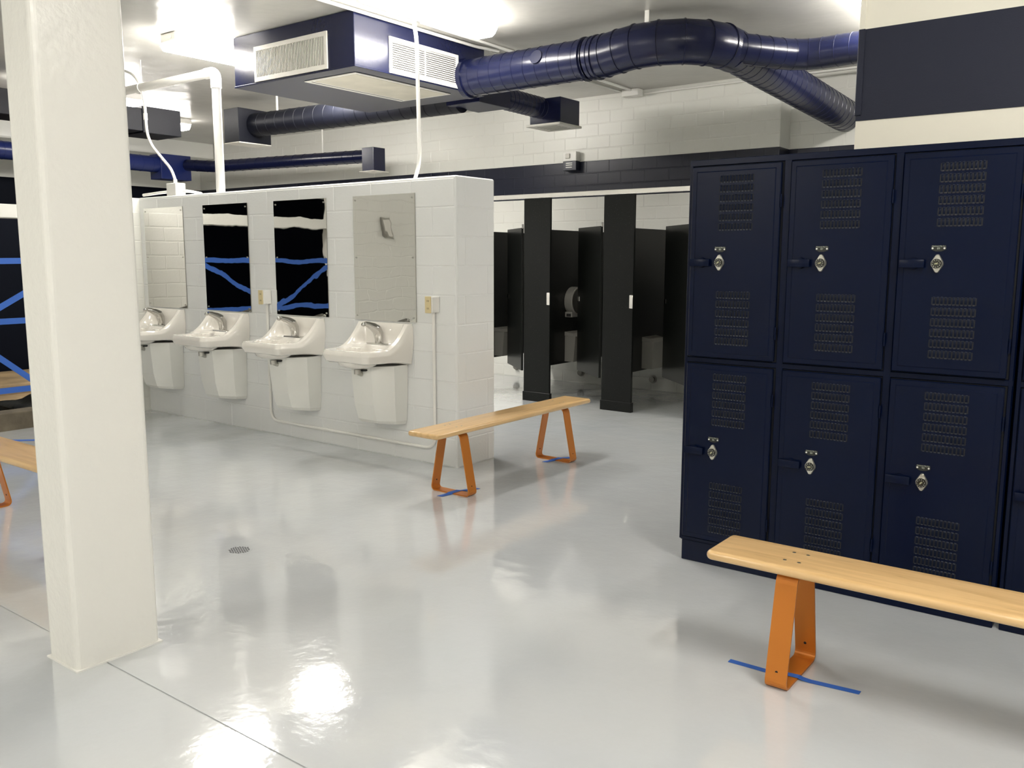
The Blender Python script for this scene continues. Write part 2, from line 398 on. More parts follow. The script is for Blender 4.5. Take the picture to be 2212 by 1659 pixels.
fixture(-7.0, 6.25, 'fluorescent light on the ceiling behind the air handler', LM3)

# ------------------------------------------------------------------ air handler
ah = thing('air_handler', 'big navy box air handler with two white grilles hung from the ceiling', 'air conditioner', (-5.70, 5.43, 2.875))
ax0, ax1, ay0, ay1, az0, az1 = -0.73, 0.72, -0.76, 0.77, 0.0, ZC-2.875-.003
bx = MB().bbox(ax0, ax1, ay0, ay1, az0, az1, 0.004, 1)
bx.bbox(ax0-.004, ax1+.004, ay0-.004, ay1+.004, az0-0.002, az0+.012, 0.002, 1)
build('casing', bx, 'duct', ah)
def grille(w_, h_, nsl, mtl='grille', vertical=True, fr=0.035):
    g = MB()
    g.bbox(0, w_, -0.012, 0.0, 0, fr, 0.002); g.bbox(0, w_, -0.012, 0.0, h_-fr, h_, 0.002)
    g.bbox(0, fr, -0.012, 0.0, fr-.002, h_-fr+.002, 0.002); g.bbox(w_-fr, w_, -0.012, 0.0, fr-.002, h_-fr+.002, 0.002)
    s = MB()
    if vertical:
        for i in range(nsl):
            x = fr+(w_-2*fr)*(i+.5)/nsl; s.box(x-.0035, x+.0035, -0.009, -0.001, fr, h_-fr)
    else:
        for i in range(nsl):
            z = fr+(h_-2*fr)*(i+.5)/nsl; s.box(fr, w_-fr, -0.009, -0.001, z-.0045, z+.0045)
        s.box(w_/2-.004, w_/2+.004, -0.0105, -0.001, fr, h_-fr)
    b = MB().box(fr*.8, w_-fr*.8, -0.0012, -0.0002, fr*.8, h_-fr*.8)
    return g.mesh('grille', mtl), s.mesh('slats', mtl), b.mesh('grille_backing', 'hole')
g, s, b = grille(0.885, 0.275, 44)
go = obj('grille', g, ah, (-0.453, ay0-.0002, 0.015)); obj('slats', s, go, kind='stuff'); obj('grille_backing', b, go)
g, s, b = grille(0.815, 0.272, 13, 'grille', False, 0.03)
go = obj('grille', g, ah, (ax1+.0002, -0.405, 0.008), (0, 0, PI/2)); obj('slats', s, go, kind='stuff'); obj('grille_backing', b, go)
fp = MB().bbox(-0.02, 0.575, -0.62, 0.49, -0.010, -0.0021, 0.003)
fo = build('access_panel', fp, 'grille', ah)
build('filter', MB().bbox(0.07, 0.545, -0.585, 0.455, -0.0125, -0.009, 0.001), 'filter', fo)
build('panel_seam', MB().box(0.028, 0.036, -0.585, 0.455, -0.0112, -0.0095), 'hole', fo)

# ------------------------------------------------------------------ ducts
def ribbed(path, r, step=0.11, n=28, rib=0.0028):
    """dense path + ribs (spiral seams) every step metres"""
    P_ = [Vector(p) for p in path]; out = []; rs = []
    acc = 0.0
    for i in range(len(P_)-1):
        a, b = P_[i], P_[i+1]; L = (b-a).length; d = (b-a)/L
        out.append(a); rs.append(r if not callable(r) else r(i))
        s_ = step-acc
        while s_ < L-0.006:
            for ds, dr in ((-.0035, 0), (-.0022, rib), (.0022, rib), (.0035, 0)):
                out.append(a+d*(s_+ds)); rs.append((r if not callable(r) else r(i))+dr)
            s_ += step
        acc = (L-(s_-step)) if s_-step > 0 else acc+L
        acc = acc % step
    out.append(P_[-1]); rs.append(r if not callable(r) else r(len(P_)-1))
    return out, rs
DZ = 2.995
d1 = thing('supply_duct', 'large navy round duct from the air handler over its elbow to the split', 'duct', (-4.98, 5.98, DZ))
def loc(p): return (p[0]+4.98, p[1]-5.98, p[2]-DZ)
p, rs = ribbed([loc((-4.978, 5.96, 2.985)), loc((-3.78, 6.0, 3.0))], 0.152, 0.112)
build('straight_pipe', MB().tube(p, 0, 32, rs=rs), 'duct', d1)
build('duct_collar', MB().cyl(loc((-4.977, 5.96, 2.985)), loc((-4.93, 5.96, 2.985)), 0.166, 32), 'duct', d1)
# dent box and coupling bands
cp = MB()
for xx, rr in ((-3.80, 0.160), (-3.73, 0.158), (-3.69, 0.162)):
    cp.tube([loc((xx-.018, 6.0, 3.0)), loc((xx-.008, 6.0, 3.0)), loc((xx+.008, 6.0, 3.0)), loc((xx+.018, 6.0, 3.0))], 0, 32, rs=[0.150, rr+.006, rr+.006, 0.150])
build('coupling_band', cp, 'duct', d1)
build('patch_cap', MB().cyl(loc((-4.17, 5.87, 3.03)), loc((-4.17, 5.835, 3.04)), 0.055, 20), 'duct', d1)
# gored elbow: gentle upward offset then a 90 degree turn towards the back wall
el = [(-3.76, 6.0, 3.0), (-3.62, 6.0, 3.005), (-3.50, 6.0, 3.02), (-3.36, 6.0, 3.035), (-3.18, 6.02, 3.04), (-3.02, 6.09, 3.04), (-2.90, 6.20, 3.035), (-2.83, 6.34, 3.03), (-2.81, 6.50, 3.02)]
el = [loc(q) for q in el]
er = 0.158
mb = MB(); mb.tube(el, er, 32, sm=True)
for i in range(1, len(el)-1):
    a = Vector(el[i]); dd = (Vector(el[i+1])-Vector(el[i-1])).normalized()
    mb.tube([a-dd*.008, a-dd*.004, a+dd*.004, a+dd*.008], 0, 32, rs=[er-.004, er+.006, er+.006, er-.004])
build('elbow', mb, 'duct', d1)
# branches
d2 = thing('branch_duct', 'navy spiral duct dropping from the split to the back wall, shiny where lit', 'duct', (-2.81, 6.45, 3.02))
q0 = Vector((-2.81, 6.45, 3.02))
p, rs = ribbed([Vector((-2.80, 6.42, 3.02))-q0, Vector((-2.79, 6.9, 2.99))-q0, Vector((-2.70, 8.99, 2.845))-q0], 0.148, 0.108)
build('straight_pipe', MB().tube(p, 0, 32, rs=rs), 'duct', d2)
0 and build('wall_collar', MB().cyl(Vector((-2.702, 8.93, 2.85))-q0, Vector((-2.70, 8.99, 2.845))-q0, 0.165, 32), 'duct', d2)
d3 = thing('branch_duct', 'thinner dark navy duct leaving the split to the right behind the bulkhead', 'duct', (-2.75, 6.5, 3.03))
q0 = Vector((-2.75, 6.5, 3.03))
pts = bend([(-2.80, 6.36, 3.02), (-2.42, 6.86, 2.995), (-0.4, 6.82, 3.02)], 0.18, 6)
pts = [v-q0 for v in pts]
p, rs = ribbed(pts, 0.112, 0.11)
build('straight_pipe', MB().tube(p, 0, 28, rs=rs), 'duct', d3)
st = MB().box(-0.017, 0.017, -0.003, 0.003, 0, 0.125)
o = build('duct_strap', st, 'whitepipe', d1); o.location = loc((-3.28, 6.0, 3.18))
ch = MB()
# long rear duct
d4 = thing('rear_duct', 'long dark navy round duct behind the air handler with a boxed end', 'duct', (-7.0, 6.45, 2.955))
q0 = Vector((-7.0, 6.45, 2.955))
p, rs = ribbed([Vector((-8.53, 6.45, 2.965))-q0, Vector((-5.6, 6.62, 2.975))-q0], 0.128, 0.15)
build('straight_pipe', MB().tube(p, 0, 24, rs=rs), 'ductblack', d4)
bxm = MB().bbox(-8.80-q0.x, -8.53-q0.x, 6.22-q0.y, 6.66-q0.y, 2.765-q0.z, 3.135-q0.z, 0.004)
bo = build('end_box', bxm, 'ductblack', d4)
build('diffuser', MB().bbox(-8.80-q0.x, -8.53-q0.x, 6.22-q0.y, 6.66-q0.y, 2.752-q0.z, 2.764-q0.z, 0.002), 'grille', bo)
for hx in (-8.2, -6.9): build('hanger_rod', MB().cyl(Vector((hx, 6.5, 3.08))-q0, Vector((hx, 6.5, ZC-.0005))-q0, 0.012, 8), 'whitepipe', d4)
# plenum + branch with the square diffuser
d5 = thing('diffuser_duct', 'short navy duct ending in a square box with a white diffuser by the back wall', 'duct', (-5.35, 7.2, 3.0))
q0 = Vector((-5.35, 7.2, 3.0))
build('plenum_box', MB().bbox(-5.62-q0.x, -5.22-q0.x, 6.42-q0.y, 6.90-q0.y, 2.885-q0.z, 3.13-q0.z, 0.004), 'duct', d5)
p, rs = ribbed([Vector((-5.37, 6.9, 3.01))-q0, Vector((-5.37, 7.62, 3.0))-q0], 0.105, 0.07)
build('straight_pipe', MB().tube(p, 0, 24, rs=rs), 'duct', d5)
bo = build('end_box', MB().bbox(-5.50-q0.x, -5.12-q0.x, 7.60-q0.y, 7.96-q0.y, 2.838-q0.z, 3.09-q0.z, 0.004), 'duct', d5)
df = MB().bbox(-5.53-q0.x, -5.105-q0.x, 7.57-q0.y, 7.985-q0.y, 2.815-q0.z, 2.837-q0.z, 0.003)
do = build('diffuser', df, 'grille', bo)
for k, yy in enumerate((7.64, 7.70, 7.76, 7.82, 7.88)):
    build('diffuser_slat', MB().box(-5.44-q0.x, -5.19-q0.x, yy-q0.y, yy+.02-q0.y, 2.8135-q0.z, 2.8148-q0.z), 'greybox', bo)
# dark duct and boxes far left
d6 = thing('square_duct', 'black square duct running just under the ceiling beside the column', 'duct', (-9.1, 4.4, 2.92))
q0 = Vector((-9.1, 4.4, 2.92))
build('duct_body', MB().bbox(-9.32-q0.x, -8.9-q0.x, 3.0-q0.y, 5.30-q0.y, 2.80-q0.z, 3.035-q0.z, 0.004), 'ductblack', d6)
build('end_box', MB().bbox(-9.36-q0.x, -8.89-q0.x, 5.28-q0.y, 5.73-q0.y, 2.785-q0.z, 3.06-q0.z, 0.004), 'ductblack', d6)
M['ductlit'] = mat('navy_duct_lit', (0.010, 0.020, 0.115), 0.3, spec=0.5)  # brighter copy of the duct navy, nearby lamp light put into its colour
d7 = thing('far_duct', 'navy round duct coloured as if lit, with square box, low behind the sink wall', 'duct', (-12.35, 6, 2.86))
q0 = Vector((-12.35, 6, 2.86))
p, rs = ribbed([Vector((-12.33, 2.6, 2.85))-q0, Vector((-12.33, 7.52, 2.85))-q0], 0.118, 0.16)
build('straight_pipe', MB().tube(p, 0, 24, rs=rs), 'ductlit', d7)
build('end_box', MB().bbox(-12.5-q0.x, -12.2-q0.x, 7.5-q0.y, 8.0-q0.y, 2.635-q0.z, 3.0-q0.z, 0.004), 'ductlit', d7)
d8 = thing('low_duct', 'thin dark navy duct along the back wall ending in a small box', 'duct', (-10.2, 8.1, 2.77))
q0 = Vector((-10.2, 8.1, 2.77))
p, rs = ribbed([Vector((-12.2, 7.93, 2.865))-q0, Vector((-11.7, 8.06, 2.825))-q0, Vector((-8.4, 8.09, 2.762))-q0], 0.084, 0.2)
build('straight_pipe', MB().tube(p, 0, 20, rs=rs), 'duct', d8)
bo = build('end_box', MB().bbox(-8.42-q0.x, -8.21-q0.x, 7.98-q0.y, 8.19-q0.y, 2.565-q0.z, 2.855-q0.z, 0.004), 'duct', d8)
build('diffuser', MB().bbox(-8.45-q0.x, -8.18-q0.x, 7.95-q0.y, 8.22-q0.y, 2.555-q0.z, 2.564-q0.z, 0.002), 'grille', bo)
hg = MB().cyl(Vector((-9.27, 8.08, 2.855))-q0, Vector((-9.27, 8.08, ZC-.001))-q0, 0.012, 8)
build('hanger_rod', hg, 'whitepipe', d8)

# ------------------------------------------------------------------ pipes and conduits
def conduit(name, path, r, label, cat, br=0.06, mtl='whitepipe', extra=None):
    pts = bend(path, br, 7); q0 = Vector(path[0])
    mb = MB().tube([v-q0 for v in pts], r, 14)
    if extra: extra(mb, q0)
    o = build(name, mb, mtl); o.location = q0
    return tag(o, label, cat)
pp = thing('drain_pipe', 'thick white pipe rising from the sink wall and elbowing left', 'pipe', (-6.68, 4.66, 2.02))
q0 = Vector((-6.68, 4.66, 2.02))
build('pipe_run', MB().tube([Vector(v)-q0 for v in ((-6.68, 4.66, 2.0), (-6.68, 4.66, 2.93))], 0.038, 18), 'whitepipe', pp)
build('pipe_run', MB().tube([Vector(v)-q0 for v in ((-6.78, 4.66, 3.035), (-8.6, 4.66, 3.035))], 0.038, 18), 'whitepipe', pp)
build('pipe_elbow', MB().tube([v-q0 for v in bend([(-6.68, 4.66, 2.90), (-6.68, 4.66, 3.035), (-6.82, 4.66, 3.035)], 0.11, 10)], 0.045, 18), 'whitepipe', pp)
hr = MB().tube([Vector((-7.83, 4.66+0.047*math.cos(a), 3.035+0.047*math.sin(a)))-q0 for a in [2*PI*i/16 for i in range(17)]], 0.005, 6)
hr.cyl(Vector((-7.83, 4.66, 3.08))-q0, Vector((-7.83, 4.66, ZC-.001))-q0, 0.005, 6)
build('pipe_hanger', hr, 'whitepipe', pp)
conduit('electrical_conduit', [(-4.34, 4.66, 3.205), (-4.36, 4.645, 3.1), (-4.345, 4.66, 2.98), (-4.33, 4.66, 2.14), (-4.42, 4.70, 2.02)], 0.0135, 'thin white conduit dropping from the light in front of the air handler grille', 'conduit', 0.08)
jb = thing('junction_box', 'small white junction box on the sink wall top beside the column', 'junction box', (-7.36, 4.66, 2.024))
build('box_body', MB().bbox(-0.075, 0.075, -0.05, 0.05, 0.0, 0.115, 0.004), 'whitepipe', jb)
build('box_fitting', MB().cyl((-0.005, 0, 0.11), (-0.005, 0, 0.15), 0.017, 12), 'whitepipe', jb)
conduit('electrical_conduit', [(-7.365, 4.66, 2.17), (-7.42, 4.66, 2.27), (-7.72, 4.66, 2.50), (-7.79, 4.66, 2.62), (-7.80, 4.66, 2.95), (-7.92, 4.66, 3.15), (-8.25, 4.66, 3.265)], 0.013, 'bent white conduit rising from the junction box to the ceiling beside the column', 'conduit', 0.12,
        extra=lambda mb, q: mb.cyl(Vector((-7.797, 4.66, 2.74))-q, Vector((-7.799, 4.66, 2.80))-q, 0.019, 12))
conduit('electrical_conduit', [(-7.435, 4.66, 2.07), (-7.6, 4.65, 2.065), (-7.84, 4.62, 2.05)], 0.013, 'white conduit arching from the junction box left towards the column', 'conduit', 0.1)
conduit('electrical_conduit', [(-7.285, 4.66, 2.065), (-7.15, 4.66, 2.06), (-7.0, 4.68, 2.034)], 0.013, 'short white conduit lying on the wall top right of the junction box', 'conduit', 0.05)
conduit('ceiling_conduit', [(-4.955, 2.6, 3.262), (-4.955, 6.05, 3.262), (-4.90, 6.3, 3.262)], 0.013, 'thin white conduit along the upper edge of the air handler', 'conduit', 0.05)
conduit('ceiling_conduit', [(-4.80, 5.2, 3.264), (-4.86, 8.56, 3.264)], 0.013, 'thin white conduit crossing the ceiling to the back wall box', 'conduit', 0.05)
conduit('ceiling_conduit', [(-4.98, 6.3, 3.268), (-5.0, 8.66, 3.268)], 0.010, 'flat painted conduit on the ceiling left of the wall box conduit', 'conduit', 0.05)
jb2 = thing('junction_box', 'small white junction box where ceiling meets the back wall', 'junction box', (-4.87, 8.62, 3.245))
build('box_body', MB().bbox(-0.10, 0.10, -0.055, 0.055, -0.04, 0.032, 0.003), 'whitepipe', jb2)
conduit('ceiling_conduit', [(-4.76, 8.69, 3.235), (-1.6, 8.69, 3.235)], 0.011, 'thin white conduit along the top of the back wall', 'conduit', 0.05)
# wall conduit linking the outlets
conduit('wall_conduit', [(-4.125, 4.561, 1.09), (-4.125, 4.561, 0.115), (-5.975, 4.561, 0.115), (-5.975, 4.561, 1.10)], 0.0115, 'white conduit looping low on the wall between the two outlets', 'conduit', 0.10)
def outlet(x, label):
    t = thing('outlet_box', label, 'outlet', (x, 4.574, 1.148), 0, 'outlets between the mirrors')
    build('box_body', MB().bbox(-0.028, 0.035, -0.075, 0.0, -0.055, 0.055, 0.003), 'whitepipe', t)
    f = build('cover_plate', MB().bbox(-0.031, 0.024, -0.081, -0.0745, -0.058, 0.058, 0.002), 'ivory', t)
    hl = MB()
    for z in (-0.026, 0.026):
        for x_ in (-0.009, 0.003): hl.box(x_, x_+.003, -0.0818, -0.0808, z-.006, z+.006)
    build('socket_slots', hl, 'hole', f, kind='stuff')
outlet(-4.115, 'ivory outlet on a white box, right of the rightmost mirror')
outlet(-5.965, 'ivory outlet on a white box between the two middle mirrors')

# ------------------------------------------------------------------ mirrors
def mirror(cx, label):
    t = thing('wall_mirror', label, 'mirror', (cx, 4.5735, 1.012), 0, 'steel mirrors above the sinks')
    # slightly warped sheet
    nx, nz = 8, 12; W, Hh = 0.628, 0.908; vs = []; fs = []
    ph = cx*7.3
    for j in range(nz+1):
        for i in range(nx+1):
            x = -W/2+W*i/nx; z = Hh*j/nz
            e = min(1, 6*min(i/nx, 1-i/nx, j/nz, 1-j/nz))
            vs.append((x, -0.006-0.0008*math.sin(3*i/nx*PI+ph)*math.sin(2*j/nz*PI+ph*2)*e, z))
    for j in range(nz):
        for i in range(nx):
            a = j*(nx+1)+i; fs.append((a, a+1, a+nx+2, a+nx+1))
    build('mirror_sheet', MB().add(vs, fs, 0, True), 'mirror', t)
    build('mirror_back', MB().box(-W/2, W/2, -0.0045, 0.0, 0, Hh), 'steel', t)
    for sx in (-1, 1):
        for z in (0.03, 0.46, Hh-.03):
            build('screw', MB().cyl((sx*(W/2-.025), -0.011, z), (sx*(W/2-.025), -0.005, z), 0.006, 10), 'steel', t)
mirror(-4.612, 'rightmost tall mirror, reflecting plain grey wall')
mirror(-5.540, 'dark tall mirror with a rising blue tape, second from the right')
mirror(-6.512, 'dark tall mirror with a falling blue tape, third from the right')
mirror(-7.448, 'leftmost mirror beside the column, reflecting pale block rows')

# ------------------------------------------------------------------ sinks
def sink_mesh():
    NX, NY = 44, 40; W = 0.252; D = 0.432
    def ss(a, b, x):
        t = max(0.0, min(1.0, (x-a)/(b-a))); return t*t*(3-2*t)
    def half(v):   # plan half width at depth v (0 front .. 1 wall)
        return W*(0.90+0.10*ss(0.0, 0.42, v)) if v < 0.42 else W
    def top(u, v):
        au = abs(u)
        tt = max(0.0, min(1.0, (v-0.36)/0.54)); rim = 0.822 + 0.178*(tt**1.9 if tt < 1 else 1)
        deck = 0.848
        bowl_c = (0.0, 0.30); dx = u/0.74; dy = (v-bowl_c[1])/0.235
        r2 = dx*dx+dy*dy
        inside = 0.822
        bowl = inside - 0.125*max(0.0, 1-r2)**0.55 if r2 < 1 else inside
        inner = bowl + (deck-inside)*ss(0.54, 0.60, v)
        kw = ss(0.66, 0.86, au); kb = ss(0.86, 0.945, v)
        kf = ss(0.07, 0.0, v) if v < 0.07 else 0
        k = 1-(1-kw)*(1-kb)
        z = inner*(1-k)+rim*k
        return z
    vs = []; fs = []; n1 = NX+1
    for j in range(NY+1):
        v = j/NY
        for i in range(NX+1):
            u = -1+2*i/NX
            uu = math.sin(u*PI/2)*0.35+u*0.65
            # round the front corners in plan
            hw = half(v); x = uu*hw
            y = -D*(1-v)
            cr = max(0, (abs(uu)-0.80)/0.20); y += 0.028*cr*cr*(1-v)**3
            vs.append((x, y, top(uu, v)))
    for j in range(NY):
        for i in range(NX):
            a = j*n1+i; fs.append((a, a+1, a+n1+1, a+n1))
    mb = MB().add(vs, fs, 0, True)
    # outline skirt
    ring = [j*n1 for j in range(NY, 0, -1)]+[i for i in range(n1)]+[j*n1+NX for j in range(1, NY+1)]
    pts = [Vector(vs[k]) for k in ring]; n = len(pts)
    def layer(dxy, zf):
        out = []
        for p_ in pts:
            c = Vector((0, -0.16, 0)); d = Vector((p_.x-c.x, p_.y-c.y, 0)); L = d.length or 1
            q = Vector((p_.x, p_.y, 0))+d/L*dxy; q.y = min(q.y, 0.0)
            out.append((q.x, q.y, zf(p_)))
        return out
    l0 = [tuple(p_) for p_ in pts]
    l1 = layer(0.013, lambda p_: p_.z-0.026 if p_.z < .85 else p_.z-.026)
    l2 = layer(0.0145, lambda p_: max(0.785, min(p_.z-.035, 0.785+(p_.z-.822)*.4)))
    l3 = layer(-0.006, lambda p_: 0.742+0.05*p_.y*-0.1-0.03*(1+p_.y/0.44)**3)
    l4 = layer(-0.030, lambda p_: 0.734-0.03*(1+p_.y/0.44)**3)
    allv = l0+l1+l2+l3+l4
    for k in range(4):
        fs2 = [(k*n+i, k*n+i+1, (k+1)*n+i+1, (k+1)*n+i) for i in range(n-1)]
        mb.add(allv, fs2, 0, True)
    mb.add(l4, [list(range(n))], 0, False)
    mb.add([l0[0], l1[0], l2[0], l3[0], l4[0], l4[-1], l3[-1], l2[-1], l1[-1], l0[-1]], [list(range(10))], 0, False)
    # bowl underside
    bw = []; bf = []; m1 = 20
    prof = [(0.16, 0.742), (0.145, 0.716), (0.11, 0.700), (0.055, 0.692), (0.0, 0.690)]
    for (r, z) in prof:
        for k in range(m1):
            a = 2*PI*k/m1; bw.append((r*1.05*math.cos(a), -0.30+r*0.8*math.sin(a), z))
    for q in range(len(prof)-1):
        for k in range(m1): bf.append((q*m1+k, q*m1+(k+1) % m1, (q+1)*m1+(k+1) % m1, (q+1)*m1+k))
    mb.add(bw, bf, 0, True)
    return mb.mesh('basin', 'porcelain')
def shroud_mesh():
    lv = [(0.703, 0.207, 0.27), (0.42, 0.198, 0.245), (0.285, 0.188, 0.215), (0.262, 0.178, 0.195), (0.255, 0.150, 0.165)]
    vs = []; fs = []; n = 6
    for z, w_, d in lv:
        for (x, y) in ((-1, 0), (-1, -.52), (-.50, -1), (.50, -1), (1, -.52), (1, 0)): vs.append((x*w_, y*d, z-(0.02*(abs(y)) if z < 0.3 else 0)*-1))
    for q in range(len(lv)-1):
        for k in range(n-1): fs.append((q*n+k, q*n+k+1, (q+1)*n+k+1, (q+1)*n+k))
    fs.append([(len(lv)-1)*n+k for k in range(n)]); fs.append([k for k in range(n)][::-1])
    return MB().add(vs, fs).mesh('shroud', 'shroud')
SINK = sink_mesh(); SHR = shroud_mesh()
fm = MB().tube([(0, -0.082, 0.846), (0, -0.083, 0.885), (0, -0.088, 0.925), (0, -0.105, 0.955), (0, -0.140, 0.975), (0, -0.185, 0.993), (0, -0.220, 1.004)], 0, 16,
               rs=[0.031, 0.032, 0.037, 0.038, 0.031, 0.022, 0.0155])
FAU = fm.mesh('spout', 'chrome')
kb = MB()
ico = bmesh.new(); bmesh.ops.create_icosphere(ico, subdivisions=2, radius=0.0145)
for v in ico.verts: v.co = v.co*1.15+Vector((0, -0.234, 0.998))
kb.frombm(ico, 0, True); KNOB = kb.mesh('faucet_knob', 'chrome')
FPL = MB().bbox(-0.10, 0.10, -0.118, -0.052, 0.842, 0.8535, 0.003).mesh('faucet_plate', 'chrome')
dr = MB().cyl((0, -0.30, 0.68), (0, -0.30, 0.648), 0.026, 16)
dr.tube([(0, -0.30, 0.66), (0, -0.27, 0.645), (0, -0.2, 0.64)], 0.018, 10)
DRN = dr.mesh('drain_tailpiece', 'steel')
DSTRIP = MB().tube([(0.0, -0.285, 0.672), (0.05, -0.27, 0.675), (0.10, -0.24, 0.688), (0.13, -0.2, 0.70)], 0, 8, rs=[0.006, 0.008, 0.006, 0.003]).mesh('drain_strip', 'black')  # thin black tapered strip curving up under the bowl
def sink(x, label):
    t = thing('wall_sink', label, 'sink', (x, 4.574, 0), 0, 'sinks along the low wall')
    obj('basin', SINK, t); obj('shroud', SHR, t)
    f = obj('faucet', FPL, t); obj('spout', FAU, f); obj('faucet_knob', KNOB, f)
    d = obj('drain', DRN, t); obj('drain_strip', DSTRIP, d)
    return t
s0 = sink(-4.600, 'white wall sink nearest the wall end, rightmost of the row')
copytree(s0, loc=(-5.545, 4.574, 0), label='white wall sink below the mirror with the rising blue tape')
copytree(s0, loc=(-6.500, 4.574, 0), label='white wall sink below the mirror with the falling blue tape')
copytree(s0, loc=(-7.445, 4.574, 0), label='white wall sink partly hidden by the column, leftmost of the row')

# ------------------------------------------------------------------ toilet stalls
PY = 7.28
def pilaster(x0, x1, label):
    t = thing('stall_pilaster', label, 'pilaster', ((x0+x1)/2, PY, 0), 0, 'black stall pilasters')
    hw = (x1-x0)/2
    build('pilaster_panel', MB().bbox(-hw, hw, 0.0, 0.03, 0.0, 2.064, 0.002), 'partition', t)
    build('floor_shoe', MB().bbox(-hw-.008, hw+.008, -0.008, 0.038, 0.001, 0.095, 0.002), 'partition', t)
    st = MB().bbox(hw-.032, hw+.004, -0.012, 0.0, 1.0, 1.125, 0.003)
    for z in (1.02, 1.105): st.cyl((hw-.014, -0.014, z), (hw-.014, -0.011, z), 0.004, 8)
    build('door_strike', st, 'alu', t)
    return t
pilaster(-6.29, -5.96, 'black stall pilaster behind the sink wall end')
pilaster(-5.335, -5.012, 'speckled black pilaster with a silver strike, just right of the sink wall')
pilaster(-4.392, -4.062, 'speckled black pilaster with a silver strike, between sink wall and lockers')
pilaster(-3.46, -3.13, 'black stall pilaster hidden behind the lockers')
def stall_panel(x, label):
    t = thing('stall_divider', label, 'partition', (x, PY, 0), 0, 'black panels between the stalls')
    build('panel_board', MB().bbox(-0.012, 0.012, 0.032, 1.435, 0.365, 1.755, 0.002), 'partition', t)
    for y in (0.10, 1.40): build('panel_bracket', MB().bbox(0.012, 0.026, y, y+.03, 1.5, 1.57, 0.002), 'steel', t)
stall_panel(-6.045, 'black panel closing the stall beside the sink wall end')
stall_panel(-5.115, 'black panel carrying the toilet paper dispenser, between the two full pilasters')
stall_panel(-4.172, 'black panel left of the lockers, behind the right full pilaster')
stall_panel(-3.24, 'black stall panel behind the lockers')
def stall_door(hx, ang, label):
    t = thing('stall_door', label, 'door', (hx, PY-.012, 0), PI-ang, 'black stall doors standing ajar')
    # local +x runs from hinge to free edge
    build('door_board', MB().bbox(0.008, 0.655, -0.012, 0.012, 0.31, 1.775, 0.002), 'partition', t)
    for z in (1.78,):
        build('hinge', MB().cyl((0.006, 0, z-.012), (0.006, 0, z+.03), 0.009, 10), 'chrome', t)
    build('latch', MB().bbox(0.58, 0.63, 0.0125, 0.02, 1.03, 1.08, 0.003), 'chrome', t)
stall_door(-5.342, math.radians(40), 'open black stall door hinged beside the sink wall end')
stall_door(-4.400, math.radians(38), 'open black stall door hinged in the middle stall with the paper dispenser')
stall_door(-3.468, math.radians(43), 'open black stall door whose edge shows beside the lockers')
rl = thing('stall_headrail', 'long silver headrail above the black toilet stalls', 'rail', (-6, PY, 2.066))
build('rail_body', MB().bbox(-2.2, 3.1, -0.006, 0.036, 0.0, 0.042, 0.003), 'alu', rl)
# dispensers
tp = thing('paper_dispenser', 'round grey jumbo toilet paper dispenser on the black stall panel', 'dispenser', (-5.101, 7.83, 1.02))
mb = MB().cyl((0, 0, 0), (0.085, 0, 0), 0.15, 32); mb.cyl((0.085, 0, 0), (0.092, 0, 0), 0.15, 32, r2=0.142)
build('dispenser_case', mb, 'greybox', tp)
build('window_cover', MB().cyl((0.0922, 0, 0), (0.0955, 0, 0), 0.132, 32), 'dial', tp)
build('roll_core', MB().cyl((0.0957, 0, 0.01), (0.102, 0, 0.01), 0.038, 16), 'greybox', tp)
bs = build('dispenser_base', MB().bbox(0.0, 0.09, -0.135, 0.07, -0.165, -0.11, 0.004), 'greybox', tp)
build('base_label', MB().bbox(0.02, 0.075, -0.1365, -0.1345, -0.158, -0.128, 0.0005), 'black', bs)
def receptacle(x, y, label):
    t = thing('waste_receptacle', label, 'bin', (x, y, 0.385), 0, 'grey waste boxes on the stall panels')
    build('bin_body', MB().prism([(0, 0), (0.11, 0), (0.135, 0.27), (0, 0.27)], 'y', -0.14, 0.14), 'greybox', t)
    build('bin_lid', MB().prism([(0, 0.272), (0.14, 0.272), (0.09, 0.30), (0, 0.315)], 'y', -0.145, 0.145), 'greybox', t)
receptacle(-6.032, 7.82, 'grey metal waste box beside the sink wall end')
receptacle(-5.102, 7.84, 'grey metal waste box below the paper dispenser')
receptacle(-4.159, 7.80, 'grey metal waste box on the panel left of the lockers')
def wallstub(x, label):
    o = build('pipe_stub', MB().cyl((0, -0.04, 0), (0, 0, 0), 0.032, 16).cyl((0, -0.008, 0), (0, 0, 0), 0.046, 20), 'greybox'); o.location = (x, 8.715, 0.125)
    tag(o, label, 'pipe stub', 'capped pipe stubs low on the back wall')
wallstub(-6.49, 'round dark pipe stub low on the wall in the leftmost visible stall')
wallstub(-5.536, 'round dark pipe stub low on the wall between the two full pilasters')
wallstub(-4.582, 'round dark pipe stub low on the wall left of the lockers')
# strobe
sb_ = thing('alarm_strobe', 'fire alarm strobe box, half white half navy, on the back wall', 'alarm', (-5.68, 8.715, 2.575))
build('box_upper', MB().bbox(-0.09, 0.09, -0.085, 0, 0.0, 0.105, 0.004), 'whitepipe', sb_)
lo = build('box_lower', MB().bbox(-0.09, 0.09, -0.085, 0, -0.105, 0.0, 0.004), 'navyblock', sb_)
for z in (-0.075, -0.05, -0.028): build('speaker_slot', MB().bbox(-0.05, 0.04, -0.0885, -0.0845, z, z+.011, 0.001), 'whitepipe', lo)
build('strobe_lens', MB().bbox(-0.055, 0.01, -0.098, -0.084, 0.03, 0.085, 0.006), 'grille', sb_)

